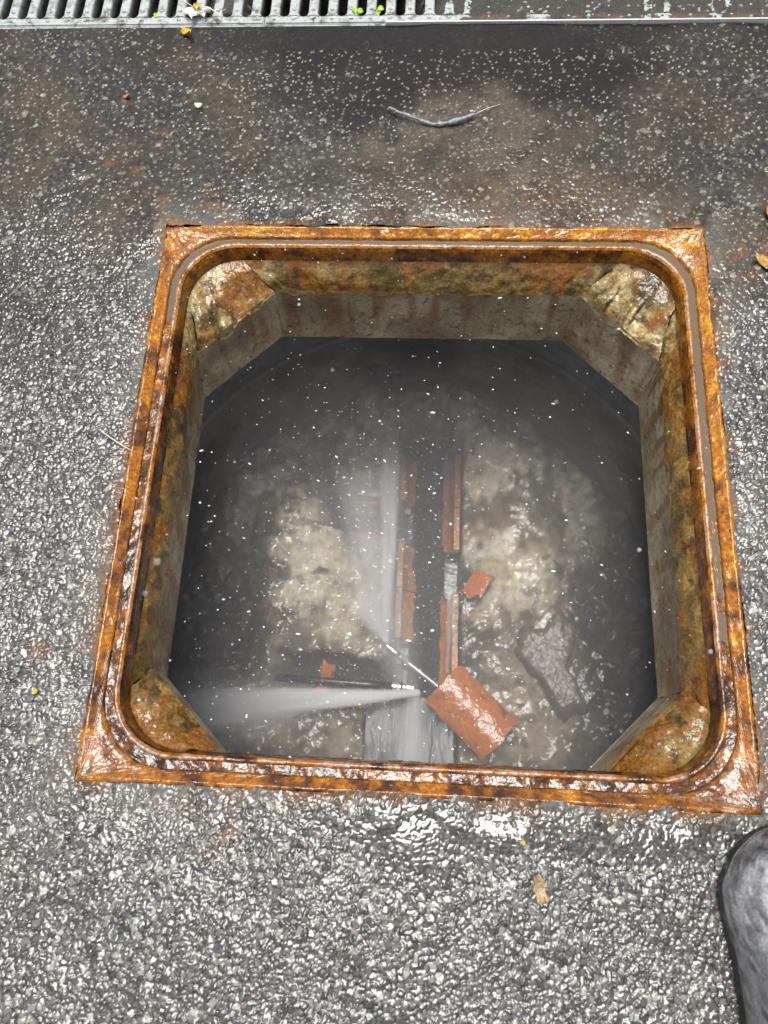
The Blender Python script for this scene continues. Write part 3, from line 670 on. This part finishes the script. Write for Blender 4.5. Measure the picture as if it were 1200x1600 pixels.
# ------------------------------------------------------------------ droplets thrown up out of the chamber
def drops():
    t = (1+5**.5)/2
    iv = np.array([(-1, t, 0), (1, t, 0), (-1, -t, 0), (1, -t, 0), (0, -1, t), (0, 1, t), (0, -1, -t), (0, 1, -t), (t, 0, -1), (t, 0, 1), (-t, 0, -1), (-t, 0, 1)]); iv /= np.linalg.norm(iv[0])
    if_ = np.array([(0, 11, 5), (0, 5, 1), (0, 1, 7), (0, 7, 10), (0, 10, 11), (1, 5, 9), (5, 11, 4), (11, 10, 2), (10, 7, 6), (7, 1, 8), (3, 9, 4), (3, 4, 2), (3, 2, 6), (3, 6, 8), (3, 8, 9), (4, 9, 5), (2, 4, 11), (6, 2, 10), (8, 6, 7), (9, 8, 1)])
    n1, n2, n3 = 2500, 420, 44
    ctr = np.concatenate([
        np.stack([RNG.normal(-.10, .16, n1), RNG.normal(.34, .19, n1), RNG.uniform(-.55, -.02, n1)], 1),
        np.stack([RNG.uniform(-.38, .30, n2), RNG.uniform(.02, .78, n2), RNG.uniform(-.05, .25, n2)], 1),
        np.stack([RNG.uniform(-.30, .25, n3), RNG.uniform(-.05, .60, n3), RNG.uniform(.30, .62, n3)], 1)])
    jets_ = []
    for (a_, b2, r0, r1, m_) in (((.002, .190, -.728), (-.50, .130, -.700), .006, .060, 1500), ((-.076, .296, -.730), (-.086, .78, -.740), .006, .030, 700), ((-.072, .292, -.732), (-.13, .40, -.68), .004, .06, 350)):
        a_, b2 = np.array(a_), np.array(b2); q = RNG.random(m_)**.8; jets_.append(a_+(b2-a_)*q[:, None]+RNG.normal(0, .5, (m_, 3))*(r0+(r1-r0)*q)[:, None])
    nj = sum(len(q) for q in jets_)
    ok = (np.abs(ctr[:, 0]) < .33) & (ctr[:, 1] > .04) & (ctr[:, 1] < .70) | (ctr[:, 2] > .0)
    ctr = np.concatenate([ctr[ok]]+jets_); n = len(ctr)
    rad = np.exp(RNG.normal(math.log(.00040), .62, n)); rad = np.clip(rad, .0003, .0019)
    up = np.clip((ctr[:, 2]-.25)*3, 0, 1); rad = np.where(ctr[:, 2] > .28, RNG.uniform(.0006, .0011, n), rad)
    rad[-nj:] = RNG.uniform(.00032, .00085, nj)
    big = RNG.random(n) < .02; rad[big] *= 1.9
    el = np.where(up > 0, 1, 1+RNG.random(n)**2*2.2)
    a = np.pi + RNG.normal(0, .55, n); dv = np.stack([np.cos(a), .5*np.sin(a)+.1, RNG.normal(0, .5, n)], 1); dv /= np.linalg.norm(dv, axis=1)[:, None]
    V = iv[None]*rad[:, None, None]; along = (V*dv[:, None]).sum(-1, keepdims=True)
    V = V + along*dv[:, None]*(el-1)[:, None, None] + ctr[:, None]
    F = (if_[None]+(np.arange(n)*12)[:, None, None]).reshape(-1, 3)
    return mesh_np('spray_droplets', V.reshape(-1, 3), F)
tag(obj('spray_droplets', drops(), M['drop']), 'white water droplets flying above the open manhole', 'droplets', kind='stuff')

# ================================================================== DRAIN
YD = 1.207
drain = thing('drain_channel', 'long drain trough with bright steel edge along the asphalt', 'drain channel', (0, YD, -.12))
DO = np.array([0, YD, -.12])
def boxm(name, x0, x1, y0, y1, z0, z1, off):
    me = poly_solid(name, [(x0-off[0], y0-off[1]), (x1-off[0], y0-off[1]), (x1-off[0], y1-off[1]), (x0-off[0], y1-off[1])], z0-off[2], z1-off[2])
    return me
obj('edge_strip', boxm('edge_strip', -.97, -.085, YD-.0010, YD+.0022, -.12, .0002, DO), M['galv'], drain)
obj('edge_strip', boxm('edge_strip', -.084, .80, YD-.0008, YD+.0016, -.12, .0062, DO), M['edge'], drain)
obj('edge_strip', boxm('edge_strip', -.97, .80, YD+.170, YD+.174, -.12, .0045, DO), M['edge'], drain)
trough = np.array([[(x, YD+.003, -.02), (x, YD+.006, -.12), (x, YD+.166, -.12), (x, YD+.170, -.02)] for x in (-.97, .80)])
obj('trough', mesh_np('trough', trough-DO, grid_faces(2, 4), np.full((8, 3), .03)), M['silt'], drain)
GT, GB = .002, -.022                                       # top and underside of the grates
PITCH, BW = .03275, .0165
def bevel_me(me, w_, seg_=2):
    import bmesh
    bm = bmesh.new(); bm.from_mesh(me); bmesh.ops.bevel(bm, geom=bm.edges[:]+bm.verts[:], offset=w_, segments=seg_, affect='EDGES', profile=.6); bm.to_mesh(me); bm.free()
    for q in me.polygons: q.use_smooth = True
    return me
def bar_mesh():
    """bar with flared ends (rounded slots) and small anti-slip studs"""
    import bmesh
    bm = bmesh.new(); half = BW/2; fl = PITCH/2-.0005; y0, y1 = .0205, .1465
    prof = []
    for k in range(6):
        q = k/5; prof.append((y0+.010*q, half+(fl-half)*(1-math.sqrt(max(0, 1-(1-q)**2)))))
    prof += [(y0+.05, half), (y1-.05, half)]
    for k in range(6):
        q = k/5; prof.append((y1-.010+.010*q, half+(fl-half)*(1-math.sqrt(max(0, 1-q**2)))))
    loop = [(-w_, y) for y, w_ in prof]+[(w_, y) for y, w_ in reversed(prof)]
    me = poly_solid('bar', loop, GB, GT)
    bm.from_mesh(me)
    top = [e for e in bm.edges if all(v.co.z > GT-1e-5 for v in e.verts)]
    bmesh.ops.bevel(bm, geom=top, offset=.0028, segments=3, affect='EDGES', profile=.5)
    for sy in (.034, .0665, .099, .131):
        r = bmesh.ops.create_uvsphere(bm, u_segments=10, v_segments=6, radius=.0030, matrix=Matrix.Translation((0, sy, GT+.0002)) @ Matrix.Diagonal((1.25, .8, .8, 1)))
    bm.to_mesh(me); bm.free()
    for q in me.polygons: q.use_smooth = len(q.vertices) <= 4
    return me
BAR = bar_mesh()
def rail_mesh(nb, y0, y1, studs):
    import bmesh
    me = poly_solid('rail', [(0.0005, y0), (nb*PITCH-.0005, y0), (nb*PITCH-.0005, y1), (.0005, y1)], GB, GT)
    bm = bmesh.new(); bm.from_mesh(me)
    bmesh.ops.bevel(bm, geom=[e for e in bm.edges if all(v.co.z > GT-1e-5 for v in e.verts)], offset=.002, segments=2, affect='EDGES')
    if studs:
        for k in range(nb):
            bmesh.ops.create_uvsphere(bm, u_segments=10, v_segments=6, radius=.0030, matrix=Matrix.Translation(((k+.5)*PITCH, (y0+y1)/2+.001, GT+.0002)) @ Matrix.Diagonal((1.3, .8, .8, 1)))
    bm.to_mesh(me); bm.free(); return me
NB = 15
RF, RB = rail_mesh(NB, .0035, .0206, True), rail_mesh(NB, .1464, .1665, True)
glabels = ['pale grate section leftmost along the drain, partly out of the picture', 'pale blue-grey grate section left of the joint with a white blossom on it',
           'grate section with lime seedlings in its slots, right end silted up', 'silt-covered grate section at the right with only streaks of bars showing']
gx0 = -.2905-2*NB*PITCH
for gI in range(4):
    gr = thing('drain_grate', glabels[gI], 'drain grate', (gx0+gI*NB*PITCH, YD, 0), group='cast grates in a row over the drain')
    obj('rail', RF, M['galv'], gr); obj('rail', RB, M['galv'], gr)
    for k in range(NB):
        bo = obj('bar', BAR, M['galv'], gr); bo.location = ((k+.5)*PITCH, 0, 0)
# silt: deep in the slots at left, flush and over the bars at right
sx_, sy_ = np.linspace(-.96, .78, 640), np.linspace(YD+.0045, YD+.165, 70)
X, Y = np.meshgrid(sx_, sy_, indexing='ij'); P0 = np.stack([X, Y, 0*X], -1)
fill = np.maximum(sst(-.10, .02, X+.06*(fbm(P0, 20, 2, 961)-.5)), .97*np.exp(-((X+.36)/.05)**4)*sst(YD+.020, YD+.032, Y+.02*(fbm(P0, 50, 2, 965)-.5)))
z = -.085 + .03*(1-fill)*(fbm(P0, 12, 3, 963)-.5)*2 + (.0868)*fill + .0016*(fbm(P0, 45, 3, 967)-.48)*2*(.3+.7*fill) + .0010*(fbm(P0, 300, 2, 968)-.5)*2
z = z + .0022*fill - .0022*fill*sst(.46, .62, fbm(P0*[1, .35, 1], 28, 2, 975))
c = lerp(C3(.020, .018, .013), C3(.055, .048, .036), fbm(P0, 60, 3, 969)); c = lerp(c, C3(.16, .075, .04), sst(YD+.022, YD+.008, Y)*.7*sst(.35, .6, fbm(P0, 30, 3, 973)))
sp_ = cells(X, Y, .006, 977); c = lerp(c, C3(.4, .38, .33), (sp_[4] > .93)*sst(.4, .25, sp_[0])*.9)
tag(obj('silt', mesh_np('silt', np.stack([X, Y, z], -1), grid_faces(640, 70), c), M['silt']), 'dark silt filling the drain and covering the right hand bars', 'silt', kind='stuff')

# ================================================================== SMALL THINGS ON THE GROUND
def leaf_mesh(name, outline, curl=.004, thick=.0008, seed=0, rows=8):
    """leaf or petal from half widths along its length, curled, with thickness"""
    n = len(outline); V = []; w = 5
    for i, (y, l, r) in enumerate(outline):
        for j in range(w):
            q = j/(w-1); x = -l+(l+r)*q
            V.append((x, y, curl*(2*q-1)**2 + curl*.6*math.sin(i*1.3+seed) + .0015*math.sin(seed+j*2.1+i)))
    V = np.array(V); F = grid_faces(n, w); m_ = len(V)
    VV = np.concatenate([V, V-[0, 0, thick]]); F_ = [tuple(f) for f in F]+[tuple(f[::-1]+m_) for f in F]
    bd = [j for j in range(w)]+[i*w+w-1 for i in range(1, n)]+[(n-1)*w+j for j in range(w-2, -1, -1)]+[i*w for i in range(n-2, 0, -1)]
    for a, b_ in zip(bd, bd[1:]+bd[:1]): F_.append((a, b_, b_+m_, a+m_))
    me = bpy.data.meshes.new(name); me.from_pydata([tuple(v) for v in VV], [], F_); recalc(me)
    for q in me.polygons: q.use_smooth = True
    return me
def put(name, me, mat, loc, rz, label, cat, group=None, rx=0, ry=0):
    o = obj(name, me, mat); o.location = loc; o.rotation_euler = (math.radians(rx), math.radians(ry), math.radians(rz))
    return tag(o, label, cat, group)
LG = 'fallen leaf scraps on the asphalt'
put('dry_leaf', leaf_mesh('dry_leaf', [(0, .004, .005), (.004, .006, .008), (.010, .005, .007), (.016, .008, .006), (.023, .004, .008), (.029, .004, .003)], .003, seed=1), M['leafb'], (.150, -.103, .006), 14, 'torn ochre and brown leaf scrap on the near asphalt', 'leaf', LG)
put('dry_leaf', leaf_mesh('dry_leaf', [(0, .001, .001), (.010, .006, .007), (.022, .011, .010), (.034, .010, .010), (.044, .004, .004)], .006, seed=2), M['leaf'], (.463, .745, .006), -115, 'curled ochre leaf at the right edge beside the frame', 'leaf', LG)
put('dry_leaf', leaf_mesh('dry_leaf', [(0, .002, .002), (.010, .007, .006), (.020, .008, .009), (.030, .003, .004)], .005, seed=3), M['orange'], (.492, .835, .006), -160, 'rust-brown leaf at the right edge behind the curled ochre leaf', 'leaf', LG)
for (x, y, rz, s, m, lab) in ((-.411, 1.186, 70, .9, 'yellow', 'yellow petal scrap lying in front of the grate'), (-.495, 1.050, 100, .55, 'orange', 'small orange petal scrap left of the dark silt patch'),
                              (-.372, 1.030, 95, .6, 'straw', 'pale cream leaf scrap between the grate and the frame'), (-.464, .097, 30, .4, 'yellow', 'tiny yellow petal left of the near end of the frame'),
                              (.13, -.045, 10, .35, 'yellow', 'tiny yellow speck of petal beside the near rim of the frame')):
    q = leaf_mesh('petal', [(0, .002*s, .002*s), (.006*s, .006*s, .007*s), (.013*s, .008*s, .006*s), (.021*s, .002*s, .002*s)], .004*s, seed=x*10)
    put('petal', q, M[m], (x, y, .006), rz, lab, 'petal', 'petal scraps on the asphalt')
# straw across the frame
put('straw', tube('straw', [(-.442, .452, .006), (-.425, .441, .007), (-.408, .431, .006), (-.393, .4235, .005)], [.0007, .0009, .0009, .0005], 8), M['straw'], (0, 0, 0), 0, 'thin pale straw lying across the left rim of the frame', 'straw')
# curved strip of bark
bk = np.array([(-.071, 1.025), (-.056, 1.0135), (-.037, 1.005), (-.018, .9975), (-.003, .9925), (.010, .9925), (.024, .9935), (.045, .999), (.060, 1.006), (.069, 1.011)])
kk = np.linspace(0, 1, 40); bx_ = np.interp(kk, np.linspace(0, 1, 10), bk[:, 0]); by_ = np.interp(kk, np.linspace(0, 1, 10), bk[:, 1])
br = np.interp(kk, [0, .1, .45, .5, .8, 1], [.0014, .0024, .0024, .0034, .0037, .0012])*(1+.25*np.sin(kk*37))
strip = thing('bark_strip', 'grey wet curved strip of bark on the silt behind the frame', 'bark strip', (0, 1.0, .004))
so = np.array([0, 1.0, .004])
obj('strip', tube('strip', np.stack([bx_, by_, .0055+.002*np.sin(kk*9)], 1)-so, br, 10), M['strip'], strip)
obj('thread', tube('thread', np.array([(.066, 1.010, .006), (.085, 1.021, .007), (.106, 1.032, .004)])-so, [.0009, .0006, .0004], 6), M['straw'], strip)
# blossom on the grate
bl = thing('blossom', 'withered white blossom with yellow centre lying on the grate', 'flower', (-.405, 1.236, .009))
pet = leaf_mesh('petal', [(0, .003, .003), (.008, .007, .007), (.016, .007, .007), (.024, .0035, .0035)], .004, seed=4)
for a in (125, 160, 215, 250): q = obj('petal', pet, M['white'], bl); q.rotation_euler = (0, -.1, math.radians(a))
cm = leaf_mesh('centre', [(-.005, .001, .001), (-.002, .005, .005), (.002, .006, .006), (.006, .0015, .0015)], .002, seed=5); q = obj('centre', cm, M['yellow'], bl); q.location = (0, 0, .004)
obj('stem', tube('stem', [(.003, 0, .003), (.018, -.003, .006), (.033, -.012, .005), (.046, -.026, .001)], [.0014, .0012, .0010, .0008], 8), M['straw'], bl)
obj('stem', tube('stem', [(-.006, .001, .003), (-.019, .006, .008), (-.026, .02, .010), (-.024, .033, .006)], [.0008, .0008, .0007, .0005], 8), M['straw'], bl)
# seedlings in the slots
lf = leaf_mesh('leaflet', [(0, .0010, .0010), (.003, .0040, .0040), (.007, .0050, .0050), (.011, .0025, .0025)], .0015, seed=6)
for x, y, angs, lab in ((-.135, 1.238, (0, 72, 144, 216, 288, 30), 'lime green seedling with most leaves in a grate slot'), (-.1005, 1.238, (20, 100, 190, 290), 'smaller lime green seedling in the slot beside the leafier one'),
                        (-.479, 1.234, (10, 130, 250), 'yellow-green sprout alone in a slot left of the white blossom')):
    w_ = thing('seedling', lab, 'plant', (x, y, -.03), group='seedlings growing in the grate slots')
    obj('stem', tube('stem', [(0, 0, -.03), (.001, 0, 0), (0, .001, .024)], [.0012, .001, .0008], 6), M['weed'], w_)
    for k, a in enumerate(angs):
        q = obj('leaflet', lf, M['weed'], w_); q.location = (.0012*math.cos(a), .002*math.sin(a)*k*.6, .024+.0015*k); q.rotation_euler = (math.radians(15), 0, math.radians(a))

# ------------------------------------------------------------------ boot at the near right
boot = thing('work_boot', 'scuffed dark grey work boot standing at the near right edge', 'boot', (.388, -.195, 0), (0, 0, math.radians(-4)))
ys = np.linspace(0, 1, 46); LB = .31
def bprof(t):
    hw = np.interp(t, [0, .06, .2, .38, .55, .68, .78, .88, .95, 1.0], [.022, .034, .039, .037, .042, .052, .055, .047, .031, .004])
    ht = np.interp(t, [0, .05, .25, .42, .55, .68, .80, .90, .96, 1.0], [.14, .16, .165, .150, .115, .088, .076, .066, .050, .022])
    cx = np.interp(t, [0, .3, .55, .75, 1.0], [.0, .004, .0, -.002, .012])
    return hw, ht, cx
V = []
na = 40
for t in ys:
    hw, ht, cx = bprof(t)
    a = np.linspace(0, np.pi, na)
    e = .72
    x = cx + hw*np.sign(np.cos(a))*np.abs(np.cos(a))**e; zq = .016+(ht-.016)*np.abs(np.sin(a))**.85
    V.append(np.stack([x, np.full(na, -.12+LB*t), zq], 1))
V = np.array(V); V = V + .003*(fbm(V, 30, 3, 991)-.5)[..., None]
scuff = sst(.46, .66, fbm(V*[1, .7, 1], 75, 4, 993)); c = lerp(C3(.09, .093, .10), C3(.24, .245, .26), sst(.3, .7, fbm(V, 34, 4, 995))); c = lerp(c, C3(.42, .425, .44), scuff*.7); c = lerp(c, C3(.5, .5, .5), sst(.66, .74, fbm(V, 300, 2, 997))*.6); c = lerp(c, C3(.02, .02, .022), sst(.62, .70, fbm(V, 80, 3, 999))*.7)
obj('upper', mesh_np('upper', V, grid_faces(46, na), c), M['boot'], boot)
so_l = [(bprof(t)[2]-bprof(t)[0]-.0005, -.12+LB*t) for t in ys]+[(bprof(t)[2]+bprof(t)[0]+.0005, -.12+LB*t) for t in ys[::-1]]
wl_ = [(bprof(t)[2]-bprof(t)[0]-.0002, -.12+LB*t, .0215) for t in ys[2:]]+[(bprof(t)[2]+bprof(t)[0]+.0002, -.12+LB*t, .0215) for t in ys[:1:-1]]
obj('welt', tube('welt', wl_, .0018, 8), M['sole'], boot)
obj('sole', poly_solid('sole', so_l, .002, .020), M['sole'], boot)
sh = np.array([[(.004+.042*math.cos(a)*(1+.1*k), -.062+.058*math.sin(a)*(1+.05*k), .13+.03*k) for a in np.linspace(0, 2*np.pi, 32, endpoint=False)] for k in range(4)])
obj('shaft', mesh_np('shaft', sh, grid_faces(4, 32, wrap_m=True), np.full((128, 3), .06)), M['boot'], boot)
for k in range(4):
    yy = .045-.028*k; zt = float(np.interp((yy+.12)/LB, [.25, .42, .55, .68], [.165, .150, .115, .088]))
    obj('lace', tube('lace', [(-.030, yy-.004, zt-.022), (-.014, yy, zt-.002), (.004, yy+.002, zt+.005), (.020, yy, zt-.002), (.034, yy-.004, zt-.022)], .003, 8), M['lace'], boot)
